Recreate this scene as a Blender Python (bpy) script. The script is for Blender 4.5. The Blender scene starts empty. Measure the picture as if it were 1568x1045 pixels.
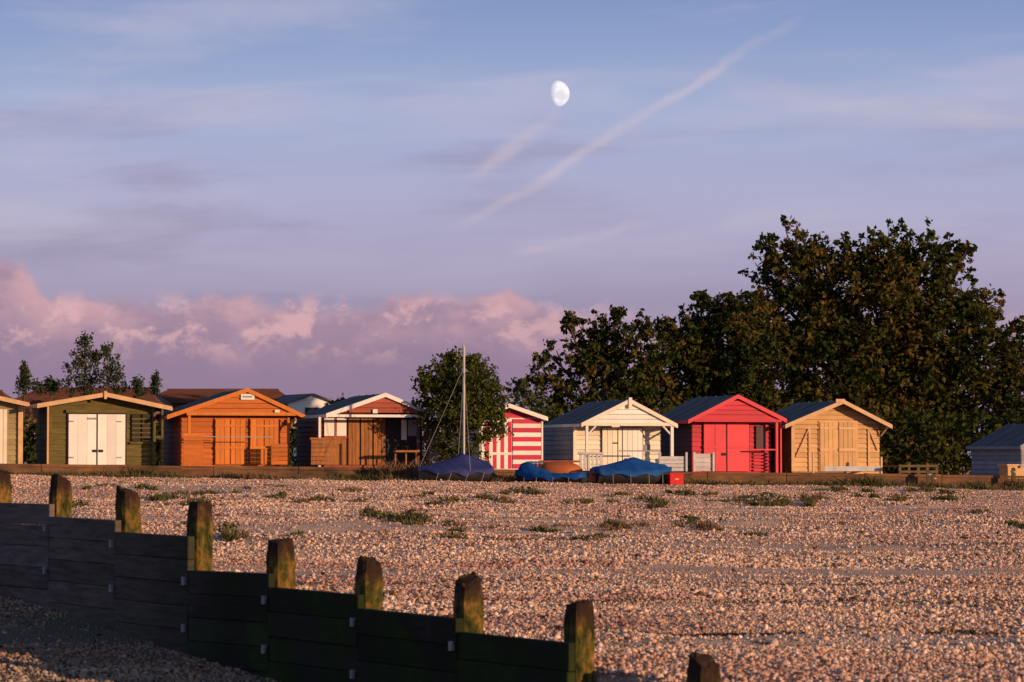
import bpy, math, random
import numpy as np
from mathutils import Vector, Matrix
random.seed(7); rng=np.random.default_rng(7)
F=4355.0; HY=700.0; E=2.0
scene=bpy.context.scene
def X_(px,Y): return (px-784.0)*Y/F
def Z_(py,Y): return E+(HY-py)*Y/F
# ------------------------------------------------------------ noise
_T=rng.random((256,256))
def vn(x,y,s=0):
    x=np.asarray(x,float)+s*17.3; y=np.asarray(y,float)+s*7.7
    xi=np.floor(x).astype(int); yi=np.floor(y).astype(int)
    fx=x-xi; fy=y-yi; fx=fx*fx*(3-2*fx); fy=fy*fy*(3-2*fy)
    a=_T[xi%256,yi%256]; b=_T[(xi+1)%256,yi%256]; c=_T[xi%256,(yi+1)%256]; d=_T[(xi+1)%256,(yi+1)%256]
    return (a*(1-fx)+b*fx)*(1-fy)+(c*(1-fx)+d*fx)*fy-.5
def sst(a,b,x):
    t=np.clip((x-a)/(b-a),0,1); return t*t*(3-2*t)
# ------------------------------------------------------------ terrain
GD=np.array([-0.93,1.385]); GD=GD/np.linalg.norm(GD); GN_=np.array([GD[1],-GD[0]])
G0=np.array([1.367,21.8])
def wallY(X): return 85.5+.2*X
def g(X,Y):
    X=np.asarray(X,float); Y=np.asarray(Y,float)
    base=np.where(Y>22.5,-1.78+.0163*(Y-22.5),-1.78+.02*(np.maximum(Y,-40)-22.5))
    base=base-.0205*np.clip(X,-22,22)*np.clip((Y-30)/55,0,1.1)
    am=np.clip((Y-10)/15,0,1)
    und=.17*vn(X*.1+Y*.02,Y*.3,1)+.12*vn(X*.28,Y*.95,2)+.095*vn(X*.6,Y*2.4,3)+.045*vn(X*1.8,Y*4.5,4)
    flat=1-.8*np.exp(-((Y-37.4)/1.5)**2)
    base=base+und*am*flat*np.clip((wallY(X)-Y)/4,.15,1)
    wv=.3*np.sin(X*.45+1)
    base=base-.09*np.exp(-((Y-28.3-wv)/.35)**2)+.06*np.exp(-((Y-27.2-wv)/.5)**2)
    base=base-.06*np.exp(-((Y-47.5-wv*2)/.7)**2)+.07*np.exp(-((Y-45.8-wv*2)/.8)**2)
    left=np.minimum(-1.52+.1*(Y-32.9)+.5*und,base+.05); left=np.maximum(left,-2.55+.3*und)
    sd=(X-G0[0])*GN_[0]+(Y-G0[1])*GN_[1]
    t=sst(.0,.3,sd)
    near=sst(8,14,Y)
    left=left*near+base*(1-near)
    h=left*(1-t)+base*t
    prom=-.50-.0127*np.clip(X,-30,30)
    w=sst(-.02,.12,Y-wallY(X))
    return E+h*(1-w)+prom*w
def g1(X,Y): return float(g(np.array([X]),np.array([Y]))[0])
def ground_at(px,py):
    Ys=np.linspace(20.5,89,2500); Xs=X_(px,Ys); p=HY-(g(Xs,Ys)-E)*F/Ys
    k=np.where((p<=py)&(Ys<wallY(Xs)-.1))[0]
    Y=Ys[k[0]] if len(k) else wallY(X_(px,84))-.3
    X=X_(px,Y); return X,Y,g1(X,Y)
# ------------------------------------------------------------ helpers
def lin(c):
    c=c/255.0; return c/12.92 if c<=.04045 else ((c+.055)/1.055)**2.4
def L3(r,gg,b): return (lin(r),lin(gg),lin(b),1)
def pc(r,gg,b):
    return (min(.82,lin(r)/1.22),min(.8,lin(gg)/.88),min(.78,lin(b)/.64),1)
def link(o,parent=None):
    scene.collection.objects.link(o)
    if parent: o.parent=parent
    return o
def empty(name,loc=(0,0,0),rz=0):
    e=bpy.data.objects.new(name,None); e.location=loc; e.rotation_euler=(0,0,rz); e.empty_display_size=.3
    return link(e)
def mesh_obj(name,verts,faces,mat,parent=None,smooth=False):
    me=bpy.data.meshes.new(name); me.from_pydata([tuple(v) for v in verts],[],faces); me.update()
    if mat: me.materials.append(mat)
    if smooth: me.polygons.foreach_set('use_smooth',[True]*len(me.polygons))
    o=bpy.data.objects.new(name,me); return link(o,parent)
def quads_np(name,V,mat,tint=None,parent=None,k=4):
    n=V.shape[0]; me=bpy.data.meshes.new(name)
    me.vertices.add(n*k); me.vertices.foreach_set('co',V.reshape(-1).astype(np.float32))
    me.loops.add(n*k); me.loops.foreach_set('vertex_index',np.arange(n*k,dtype=np.int32))
    me.polygons.add(n); me.polygons.foreach_set('loop_start',(np.arange(n)*k).astype(np.int32))
    me.polygons.foreach_set('loop_total',np.full(n,k,dtype=np.int32))
    if tint is not None:
        a=me.attributes.new('tint','FLOAT','POINT'); a.data.foreach_set('value',np.repeat(tint,k).astype(np.float32))
    me.update(calc_edges=True); me.materials.append(mat)
    o=bpy.data.objects.new(name,me); return link(o,parent)
# ------------------------------------------------------------ materials
def newmat(name):
    m=bpy.data.materials.new(name); m.use_nodes=True; nt=m.node_tree; b=nt.nodes['Principled BSDF']; return m,nt,b
def nd(nt,t,**k):
    n=nt.nodes.new(t)
    for a,v in k.items(): setattr(n,a,v)
    return n
def paint(name,col,rough=.6,var=.35,scale=3.0,stretch=(1,1,1),bump=.15,col2=None,spec=.25,bs=40):
    m,nt,b=newmat(name); L=nt.links
    tc=nd(nt,'ShaderNodeTexCoord'); mp=nd(nt,'ShaderNodeMapping'); mp.inputs['Scale'].default_value=stretch
    L.new(tc.outputs['Object'],mp.inputs[0])
    n=nd(nt,'ShaderNodeTexNoise'); n.inputs['Scale'].default_value=scale; n.inputs['Detail'].default_value=8; n.inputs['Roughness'].default_value=.65
    L.new(mp.outputs[0],n.inputs[0])
    r=nd(nt,'ShaderNodeValToRGB'); r.color_ramp.elements[0].position=.32; r.color_ramp.elements[1].position=.68
    c2=col2 or tuple([c*(1-var) for c in col[:3]]+[1])
    r.color_ramp.elements[0].color=c2; r.color_ramp.elements[1].color=col
    L.new(n.outputs[0],r.inputs[0])
    isl=nd(nt,'ShaderNodeNewGeometry'); mr=nd(nt,'ShaderNodeMapRange'); mr.inputs[3].default_value=.80; mr.inputs[4].default_value=1.08
    L.new(isl.outputs['Random Per Island'],mr.inputs[0])
    mx=nd(nt,'ShaderNodeMix',data_type='RGBA',blend_type='MULTIPLY'); mx.inputs[0].default_value=1
    L.new(r.outputs[0],mx.inputs[6]); L.new(mr.outputs[0],mx.inputs[7]); L.new(mx.outputs[2],b.inputs['Base Color'])
    n2=nd(nt,'ShaderNodeTexNoise'); n2.inputs['Scale'].default_value=bs; n2.inputs['Detail'].default_value=4; L.new(mp.outputs[0],n2.inputs[0])
    bp=nd(nt,'ShaderNodeBump'); bp.inputs['Strength'].default_value=bump; bp.inputs['Distance'].default_value=.02
    L.new(n2.outputs[0],bp.inputs['Height']); L.new(bp.outputs[0],b.inputs['Normal'])
    b.inputs['Roughness'].default_value=rough; b.inputs['Specular IOR Level'].default_value=spec
    return m
def foliage(name,cols,trans=.22):
    m,nt,b=newmat(name); L=nt.links; nt.nodes.remove(b)
    a=nd(nt,'ShaderNodeAttribute',attribute_name='tint'); isl=nd(nt,'ShaderNodeNewGeometry')
    ma=nd(nt,'ShaderNodeMath',operation='MULTIPLY_ADD'); ma.inputs[1].default_value=.3; L.new(isl.outputs['Random Per Island'],ma.inputs[0]); L.new(a.outputs['Fac'],ma.inputs[2])
    s=nd(nt,'ShaderNodeMath',operation='SUBTRACT'); s.inputs[1].default_value=.15; L.new(ma.outputs[0],s.inputs[0])
    r=nd(nt,'ShaderNodeValToRGB'); cr=r.color_ramp
    cr.elements[0].color=cols[0]; cr.elements[1].color=cols[-1]
    for i,c in enumerate(cols[1:-1]):
        e=cr.elements.new((i+1)/(len(cols)-1)); e.color=c
    L.new(s.outputs[0],r.inputs[0]); df=nd(nt,'ShaderNodeBsdfDiffuse'); L.new(r.outputs[0],df.inputs[0])
    tr=nd(nt,'ShaderNodeBsdfTranslucent'); L.new(r.outputs[0],tr.inputs[0])
    mx=nd(nt,'ShaderNodeMixShader'); mx.inputs[0].default_value=trans
    L.new(df.outputs[0],mx.inputs[1]); L.new(tr.outputs[0],mx.inputs[2]); L.new(mx.outputs[0],nt.nodes['Material Output'].inputs[0])
    return m
M={}
M['roof']=paint('roof_felt',(.12,.125,.14,1),.9,.35,2)
M['roofbrown']=paint('roof_tiles',(.16,.065,.045,1),.85,.4,3,(1,1,1))
M['white']=paint('white_paint',(.8,.78,.73,1),.5,.14,2)
M['shadewhite']=paint('shaded_white_paint',(.5,.5,.5,1),.6,.25,3)  # white veranda panels greyed, their shade put into the colour
M['cream']=paint('cream_paint',(.8,.72,.58,1),.55,.14,2)
M['olive']=paint('olive_boards',pc(120,92,38),.7,.5,2,(1,1,6))
M['olivedk']=paint('olive_shutter',pc(58,46,26),.7,.3,2)
M['beige']=paint('beige_boards',pc(176,138,82),.7,.35,2)
M['orange']=paint('orange_boards',pc(210,98,24),.55,.3,2,(1,1,5))
M['orange2']=paint('orange_doors',pc(228,114,32),.55,.25,2,(5,5,1))
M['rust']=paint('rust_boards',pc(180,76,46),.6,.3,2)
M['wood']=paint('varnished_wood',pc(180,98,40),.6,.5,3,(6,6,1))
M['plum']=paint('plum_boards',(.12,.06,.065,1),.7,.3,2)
M['red']=paint('red_paint',pc(216,30,46),.5,.25,2)
M['red2']=paint('red_door_paint',pc(236,56,60),.5,.2,2)
M['stripe']=paint('stripe_red',pc(214,26,58),.5,.12,2)
M['tan']=paint('tan_boards',pc(228,156,88),.55,.25,2)
M['bare']=paint('lit_timber',pc(236,166,106),.6,.3,4)
M['dark']=paint('dark_interior',(.035,.03,.03,1),.8,.3,3)
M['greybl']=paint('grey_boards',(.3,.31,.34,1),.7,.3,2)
M['metal']=paint('metal',(.35,.34,.33,1),.5,.4,8)
M['brick']=paint('brick',(.3,.14,.1,1),.85,.4,5)
M['rope']=paint('wire',(.5,.48,.45,1),.5,.1,2)
M['wall']=paint('wall_concrete',pc(150,92,54),.9,.5,1.2,(1,1,3),.5,col2=pc(76,52,35))
M['bark']=paint('bark',(.09,.065,.05,1),.9,.4,6,(1,1,.3),.6)
# ------------------------------------------------------------ builder
BF=[(0,3,2,1),(4,5,6,7),(0,1,5,4),(1,2,6,5),(2,3,7,6),(3,0,4,7)]
class Build:
    def __init__(s,parent): s.p=parent; s.parts={}
    def add(s,part,mat,V,Fc):
        d=s.parts.setdefault((part,mat),([],[])); o=len(d[0]); d[0].extend(V); d[1].extend([tuple(i+o for i in f) for f in Fc])
    def box(s,part,mat,x0,x1,y0,y1,z0,z1):
        if x0>x1:x0,x1=x1,x0
        if y0>y1:y0,y1=y1,y0
        if z0>z1:z0,z1=z1,z0
        V=[(x0,y0,z0),(x1,y0,z0),(x1,y1,z0),(x0,y1,z0),(x0,y0,z1),(x1,y0,z1),(x1,y1,z1),(x0,y1,z1)]
        s.add(part,mat,V,BF)
    def prism(s,part,mat,poly,y0,y1):
        n=len(poly); V=[(x,y0,z) for x,z in poly]+[(x,y1,z) for x,z in poly]
        Fc=[tuple(range(n)),tuple(reversed(range(n,2*n)))]+[(i,i+n,(i+1)%n+n,(i+1)%n) for i in range(n)]
        s.add(part,mat,V,Fc)
    def beam(s,part,mat,a,b,r,n=6):
        a=Vector(a); b=Vector(b); d=(b-a).normalized(); u=d.orthogonal().normalized(); w=d.cross(u)
        V=[];
        for q in (a,b):
            for i in range(n):
                t=2*math.pi*i/n; V.append(tuple(q+u*math.cos(t)*r+w*math.sin(t)*r))
        s.add(part,mat,V,[(i,(i+1)%n,(i+1)%n+n,i+n) for i in range(n)]+[tuple(reversed(range(n))),tuple(range(n,2*n))])
    def done(s):
        for (part,mat),(V,Fc) in s.parts.items(): mesh_obj(part,V,Fc,M[mat],s.p)
PSI=math.radians(17)
def rowY(px,b): return b/(1-.2*(px-784)/F)
class Hut:
    def __init__(s,name,wl,wr,rl,pk,rr,o=.35,d=3.0,wall='olive',side=None,gable=None,trim='bare',roof='roof',beam=None,yb=88.2,board=.15,nofront=False):
        s.pc=(wl+wr)/2; s.Y=rowY(s.pc,yb); s.s=s.Y/F; X=X_(s.pc,s.Y); s.gz=g1(X,s.Y)-.03
        s.o=o; s.d=d; e=empty(name,(X,s.Y,s.gz),PSI); b=s.b=Build(e); side=side or wall; gable=gable or wall
        w0,w1=s.L(wl),s.L(wr)
        xl,zl=s.L(rl[0],-o),s.H(rl[1]); xp,zp=s.L(pk[0],-o),s.H(pk[1]); xr,zr=s.L(rr[0],-o),s.H(rr[1])
        s.w0,s.w1,s.xl,s.zl,s.xp,s.zp,s.xr,s.zr=w0,w1,xl,zl,xp,zp,xr,zr
        zroof=lambda x: zl+(x-xl)*(zp-zl)/(xp-xl) if x<xp else zr+(x-xr)*(zp-zr)/(xp-xr)
        th=.06
        b.prism('walls',side,[(w0,0),(w1,0),(w1,zroof(w1)-th),(xp,zp-th-.01),(w0,zroof(w0)-th)],.03,d)
        def rng_(z):
            a=xl+(z-zl)*(xp-xl)/(zp-zl); c=xr+(z-zr)*(xp-xr)/(zp-zr)
            return max(w0,a),min(w1,c)
        def boards(part,mat,z0,z1,y):
            z=z0
            while z<z1-.02:
                zt=min(z+board-.014,z1)
                a0,a1=rng_(z+th+.01); c0,c1=rng_(zt+th+.01)
                if c1-c0<.05: break
                V=[(a0,y-.028,z),(a1,y-.028,z),(a1,y+.02,z),(a0,y+.02,z),(c0,y-.006,zt),(c1,y-.006,zt),(c1,y+.02,zt),(c0,y+.02,zt)]
                b.add(part,mat,V,BF); z+=board
        if not nofront: boards('front_boards',wall,.05,zp-th,.03)
        for xs,sg in ((w0,-1),(w1,1)):
            z=.05; zt_=zroof(xs)-th
            while z<zt_-.03:
                t=min(z+board-.014,zt_)
                xo=xs+sg*.03; xi=xs+sg*.008
                A=[(xo,.03,z),(xs,.03,z),(xs,d,z),(xo,d,z),(xi,.03,t),(xs,.03,t),(xs,d,t),(xi,d,t)]
                b.add('side_boards',side,A,BF if sg<0 else [tuple(reversed(f)) for f in BF]); z+=board
        if beam is not None:
            zb=s.H(beam); z=zb; yy=-o+.06
            while z<zp-th-.02:
                zt=min(z+board-.012,zp-th)
                a=xl+(z+th-zl)*(xp-xl)/(zp-zl); c=xr+(z+th-zr)*(xp-xr)/(zp-zr)
                a2=xl+(zt+th-zl)*(xp-xl)/(zp-zl); c2=xr+(zt+th-zr)*(xp-xr)/(zp-zr)
                a,c=max(a,w0-.1),min(c,w1+.1+o*.2); a2,c2=max(a2,w0-.1),min(c2,w1+.1+o*.2)
                if c2-a2<.04: break
                b.add('gable_boards',gable,[(a,yy-.02,z),(c,yy-.02,z),(c,yy+.02,z),(a,yy+.02,z),(a2,yy,zt),(c2,yy,zt),(c2,yy+.02,zt),(a2,yy+.02,zt)],BF); z+=board
        def slope(part,mat,x0,z0,x1,z1,t,y0,y1):
            b.prism(part,mat,[(x0,z0-t),(x1,z1-t),(x1,z1),(x0,z0)] if x0<x1 else [(x1,z1-t),(x0,z0-t),(x0,z0),(x1,z1)],y0,y1)
        slope('roof',roof,xl,zl,xp,zp,th,-o,d+.12); slope('roof',roof,xp+.001,zp,xr,zr,th,-o,d+.12)
        for yy in np.arange(.5,d,.9):
            slope('roof_battens',roof,xl,zl+.018,xp,zp+.018,.02,yy,yy+.04)
        slope('bargeboards',trim,xl-.01,zl+.025,xp,zp+.025,.13,-o-.035,-o-.003); slope('bargeboards',trim,xp+.001,zp+.025,xr+.01,zr+.025,.13,-o-.035,-o-.003)
        b.box('eaves',trim,xl-.03,xl-.003,-o,d+.1,zl-.09,zl+.0); b.box('eaves',trim,xr+.003,xr+.03,-o,d+.1,zr-.09,zr)
    def L(s,px,y=0): return ((px-s.pc)*s.s+y*math.sin(PSI))/math.cos(PSI)
    def H(s,py): return Z_(py,s.Y)-s.gz
    def B(s,part,mat,x0,x1,yt,yb,yf=0,t=.03):
        s.b.box(part,mat,s.L(x0,yf),s.L(x1,yf),yf-t,yf,max(0,s.H(yb)),s.H(yt))
    def planks(s,part,mat,x0,x1,yt,yb,yf=-.035,w=.12,t=.025,vert=True,gap=.012):
        a,c=s.L(x0,yf),s.L(x1,yf); z0,z1=max(0,s.H(yb)),s.H(yt)
        if vert:
            n=max(1,round((c-a)/w)); st=(c-a)/n
            for i in range(n):
                j=random.uniform(0,.006); s.b.box(part,mat,a+i*st+gap/2,a+(i+1)*st-gap/2,yf-t-j,yf,z0,z1)
        else:
            n=max(1,round((z1-z0)/w)); st=(z1-z0)/n
            for i in range(n):
                j=random.uniform(0,.006); s.b.box(part,mat,a,c,yf-t-j,yf,z0+i*st+gap/2,z0+(i+1)*st-gap/2)
    def post(s,mat,px,yt,yf,w=.07,yb=740):
        x=s.L(px,yf); s.b.box('veranda_post',mat,x-w/2,x+w/2,yf-w/2,yf+w/2,0,s.H(yt))
# ---- hut left edge
h=Hut('beach_hut',-150,30,(-165,622),(-62,594),(42,618),wall='beige',trim='bare',board=.16)
h.planks('doors','cream',-75,8,627,712); h.B('corner_board','bare',24,31,622,712,-.035,.03); h.b.done()
# ---- olive hut
h=Hut('beach_hut',80,235,(66,621),(165,603),(262,624),o=.45,d=2.7,wall='olive',side='olive',trim='bare',board=.17)
h.B('door_backing','dark',106,193,633,712,-.03,.01)
h.planks('doors','white',108,148.5,635,712,-.045,.3,gap=.006); h.planks('doors','white',150.5,191,635,712,-.045,.3,gap=.006)
h.B('door_head','olive',104,194,628,633,-.03,.05)
for x in (112,182):
    for y in (645,700): h.B('hinge','metal',x-3,x+4,y,y+2,-.075,.008)
h.B('bolt','metal',136,149,640,643,-.075,.02)
for x in (143,152): h.B('lock','dark',x,x+7,689,693,-.075,.015)
h.B('shutter','olivedk',201,213,634,676,-.035,.03); h.B('shutter','olivedk',216,229,634,676,-.035,.03)
for y in (641,648,655,662,669): h.B('shutter_slats','olive',201,229,y,y+2,-.066,.012)
h.B('window_trim','olive',198,232,677,680,-.035,.05)
h.B('corner_board','olive',78,84,622,712,-.035,.03); h.B('corner_board','olive',230,236,622,712,-.035,.03)
h.post('bare',81,622,-.4,.05); h.post('olive',248,624,-.4,.06); h.B('veranda_rail','olive',236,248,668,671,-.4,.03)
h.B('gable_finial','bare',163,167,600,612,-.5,.03)
h.b.done()
# ---- orange hut
h=Hut('beach_hut',279,440,(262,638),(380,596),(466,637),o=.35,d=3.1,wall='orange',side='rust',gable='orange',trim='orange2',beam=634,board=.16)
h.B('beam','orange2',290,452,632,637,-.31,.06)
for a,c in ((331,352),(354,375),(383,402),(404,425)):
    h.B('door_frame','orange',a-1,c+1,641,712,-.03,.02); h.planks('doors','orange2',a,c,643,711,-.052,.16)
for a,c in ((331,375),(383,425)):
    h.B('door_rail','orange2',a,c,651,654,-.08,.02); h.B('door_rail','orange2',a,c,684,688,-.08,.02)
h.B('door_gap','dark',375.3,377,643,711,-.03,.01)
h.B('name_sign','white',370,390,604,613,-.32,.03); h.B('sign_text','greybl',373,387,607,609.5,-.352,.004)
h.B('vent','cream',421,428,628,632,-.36,.02)
h.planks('veranda_screen','orange',289,318,668,712,-.9,.14,vert=False); h.B('screen_cap','orange2',288,319,665,668,-.9,.06)
h.planks('veranda_screen','orange',418,442,680,712,-.9,.14,vert=False)
h.post('orange2',294,636,-.3,.08); h.post('orange',441,640,-.3,.07)
a=h.L(441,-.3); h.b.beam('brace','orange',(a,-.3,h.H(660)),(h.L(452,-.3),-.3,h.H(640)),.03)
h.B('handrail','metal',300,420,669,670.3,-.9,.02)
h.B('sill','orange',283,328,672,675,-.035,.04)
h.b.done()
# ---- brown veranda hut
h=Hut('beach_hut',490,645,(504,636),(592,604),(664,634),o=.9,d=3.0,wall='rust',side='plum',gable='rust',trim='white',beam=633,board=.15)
h.B('beam','white',505,657,636,640,-.86,.06)
h.B('window_panel','white',498,531,641,668,-.03,.03); h.B('window_frame','rust',514,517,641,668,-.062,.02); h.B('window_trim','rust',497,532,668,672,-.03,.06)
h.B('lower_panel','wood',492,531,672,712,-.03,.02)
h.B('opening','dark',532,646,641,712,-.03,.01)
for a,c in ((534,551),(553,570),(572,590)): h.planks('doors','wood',a,c,642,712,-.045,.13)
h.B('inner_wall','dark',592,611,641,712,-.045,.02); h.B('window_curtain','cream',614,622,643,674,-.045,.02); h.B('window_curtain','greybl',624,640,643,668,-.045,.02)
h.planks('veranda_screen','wood',482,522,674,712,-1.0,.12,vert=False); h.B('screen_cap','wood',480,524,671,674,-1.0,.07)
h.planks('veranda_screen','wood',522,530,680,712,-.6,.12,vert=True)
h.post('white',494,640,-.85,.07); h.post('plum',641,640,-.85,.08); h.post('plum',655,638,-.85,.08)
h.planks('side_screen','greybl',652,672,645,712,-.4,.14,vert=False)
h.B('name_sign','white',573,580,628,634,-.9,.02)
h.B('table','wood',604,640,690,693,-.9,.3)
for x in (606,622,637): h.B('table_leg','wood',x,x+2,693,712,-.95,.03)
h.b.done()
# ---- striped hut
h=Hut('beach_hut',736,829,(722,641),(780,620),(838,640),o=.25,d=3.0,wall='white',side='white',trim='white',board=.2,nofront=True)
n=11
for i in range(n):
    y0=718-(718-642)*i/n; y1=718-(718-642)*(i+1)/n
    h.B('stripe_boards','stripe' if i%2==0 else 'white',785,828.5,y1+.15,y0-.15,.03,.035)
xs=np.linspace(737,783,9)
for i in range(8):
    h.B('door_boards','white' if i%2==0 else 'stripe',xs[i]+.1,xs[i+1]-.1,646,718,.03,.035)
h.b.prism('gable_panel','stripe',[(h.w0,h.H(640)),(h.w1,h.H(640)),(h.L(780,0),h.H(625))],-.005,.03)
h.B('door_bar','white',737,784,693,697,-.006,.02); h.B('sign','white',755,764,655,661,-.006,.02)
h.B('corner_board','white',828.6,831,640,718,.03,.05)
h.b.done()
# ---- white hut
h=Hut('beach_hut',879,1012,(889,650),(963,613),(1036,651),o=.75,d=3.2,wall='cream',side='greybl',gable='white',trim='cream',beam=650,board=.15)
h.B('beam','cream',894,1032,648,653,-.7,.07)
h.B('door_gap','dark',921,985,655,718,-.03,.006)
h.planks('doors','cream',921.5,945,656,718,-.037,.15); h.planks('doors','cream',946,952,656,718,-.037,.15); h.planks('doors','white',953,984,656,718,-.037,.15)
h.B('lock','dark',938,945,678,680,-.07,.01); h.B('corner_board','cream',877,882,652,718,-.03,.03)
h.B('name_sign','greybl',984,996,682,690,-.03,.02); h.B('sign','cream',935,947,653,655,-.74,.02)
h.post('white',897,652,-.7,.08); h.post('white',1028,652,-.7,.09)
for px,dx in ((897,14),(1028,-14)):
    h.b.beam('brace','white',(h.L(px,-.7),-.7,h.H(668)),(h.L(px+dx,-.7),-.7,h.H(653)),.03)
h.b.beam('brace','white',(h.L(1028,-.7),-.7,h.H(668)),(h.L(1028,0),-.05,h.H(655)),.03)
h.planks('veranda_rail','shadewhite',884,921,693,718,-1.1,.13,vert=True,gap=.06); h.B('rail_cap','shadewhite',883,922,693,696,-1.16,.05)
h.planks('veranda_panel','shadewhite',1008,1050,699,722,-1.0,.13,vert=False); h.planks('veranda_panel','shadewhite',1060,1092,695,722,-1.0,.13,vert=False)
for px in (1008,1049,1061,1091): h.B('panel_post','shadewhite',px-1.5,px+1.5,693,722,-1.04,.05)
h.B('door_step_rail','greybl',946,1008,690,692,-.9,.03); h.B('finial','cream',961,966,610,626,-.79,.03)
h.b.done()
# ---- red hut
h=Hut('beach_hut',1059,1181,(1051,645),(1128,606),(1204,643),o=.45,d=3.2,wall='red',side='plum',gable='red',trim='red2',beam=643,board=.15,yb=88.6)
h.B('beam','red',1060,1196,643,647,-.41,.06)
h.B('door_gap','dark',1075,1148,646,722,-.03,.006); h.planks('doors','red2',1076,1111,648,722,-.037,.5); h.planks('doors','red2',1112.5,1147,648,722,-.037,.5)
h.B('door_rail','red2',1076,1111,683,687,-.066,.02); h.B('door_rail','red2',1113,1147,683,687,-.066,.02)
h.B('lock','dark',1104,1112,694,698,-.07,.02)
h.B('dark_panel','plum',1158,1173,652,690,-.03,.03); 
for y in range(694,720,5): h.B('lower_slats','red',1154,1176,y,y+3,-.03,.03)
h.post('red2',1189,646,-.38,.08); h.post('red2',1196,646,-.3,.05); h.B('handrail','red2',1150,1189,688,690,-.38,.03)
h.b.done()
# ---- tan hut
h=Hut('beach_hut',1211,1349,(1198,652),(1289,614),(1366,652),o=.4,d=3.2,wall='tan',side='wood',gable='tan',trim='bare',beam=None,board=.15,yb=88.8)
h.B('head_trim','bare',1214,1346,655,657,-.0,.03)
for a,c in ((1254,1281),(1284,1312)):
    h.B('door_frame','bare',a-2,c+2,645,722,.0,.02); h.planks('doors','tan',a,c,647,694,-.02,.16); h.B('door_rail','bare',a,c,655,658,-.048,.02); h.B('door_rail','bare',a,c,687,691,-.048,.02); h.planks('doors','tan',a,c,695,722,-.02,.16)
for px in (1236,1330): h.B('stud','bare',px,px+3,657,722,.0,.03)
h.b.beam('brace','bare',(h.L(1216),-.02,h.H(700)),(h.L(1236),-.02,h.H(658)),.025); h.b.beam('brace','bare',(h.L(1346),-.02,h.H(690)),(h.L(1332),-.02,h.H(658)),.025)
h.b.beam('eave_brace','bare',(h.L(1350),-.05,h.H(668)),(h.L(1362,-.35),-.35,h.H(652)),.03)
h.post('bare',1238,693,-1.0,.05); h.post('bare',1345,700,-1.0,.06); h.planks('veranda_panel','shadewhite',1255,1343,714,722,-1.0,.14,vert=False)
h.B('corner_board','bare',1209,1214,655,722,0,.03); h.B('ridge_cap','bare',1277,1291,612,617,-.44,.03)
h.b.done()
# ---- grey hut right edge
h=Hut('beach_hut',1560,1700,(1556,684),(1625,648),(1712,684),o=.2,d=3.6,wall='greybl',side='greybl',trim='greybl',board=.15,yb=89)
h.planks('doors','greybl',1600,1640,690,740); h.b.done()
# ------------------------------------------------------------ houses behind
def house(name,x0,x1,yr,ye,Y,wallm,roofm,white=False):
    X0,X1=X_(x0,Y),X_(x1,Y); gz=g1(0,Y)-.2; e=empty(name,((X0+X1)/2,Y,gz)); b=Build(e); w=(X1-X0)/2
    zr=Z_(yr,Y)-gz; ze=Z_(ye,Y)-gz; d=6
    b.box('walls',wallm,-w,w,0,d,0,ze)
    V=[(-w-.3,-.4,ze-.05),(w+.3,-.4,ze-.05),(w-.6,d/2,zr),(-w+.6,d/2,zr),(-w-.3,d+.4,ze-.05),(w+.3,d+.4,ze-.05)]
    b.add('roof',roofm,V,[(0,1,2,3),(3,2,5,4),(0,3,4),(1,5,2),(0,4,5,1)])
    b.box('ridge_tiles',roofm,-w+.6,w-.6,d/2-.12,d/2+.12,zr-.06,zr+.08)
    for i in range(14):
        t=i/14; b.beam('tile_course',roofm,(-w-.3+.9*t,-.4+(d/2+.4)*t,ze+(zr-ze)*t+.02),(w+.3-.9*t,-.4+(d/2+.4)*t,ze+(zr-ze)*t+.02),.03,4)
    for k in np.linspace(-w+1.5,w-1.5,max(2,int(w/1.6))):
        b.box('window_frame','white',k-.55,k+.55,-.06,-.002,1.0,2.1); b.box('window_glass','dark',k-.47,k+.47,-.075,-.061,1.08,2.02)
    b.done()
house('brick_house',20,235,594,618,128,'brick','roofbrown'); house('brick_house',225,438,596,616,134,'brick','roofbrown')
house('rendered_house',-320,6,598,625,132,'white','roofbrown')
Y=132; X=X_(478,Y); gz=g1(0,Y)-.2; e=empty('gabled_house',(X,Y,gz),math.radians(25)); b=Build(e)
zr=Z_(603,Y)-gz; ze=Z_(618,Y)-gz
b.prism('walls','white',[(-1.2,0),(1.2,0),(1.2,ze),(0,zr-.08),(-1.2,ze)],0,5)
b.prism('roof','roof',[(-1.45,ze-.1),(0,zr-.08),(0,zr),(-1.45,ze-.02)],-.2,5.2); b.prism('roof','roof',[(.001,zr-.08),(1.45,ze-.1),(1.45,ze-.02),(.001,zr)],-.2,5.2)
b.box('window_frame','dark',-.35,.35,-.03,-.003,ze-1,ze-.2); b.done()
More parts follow.
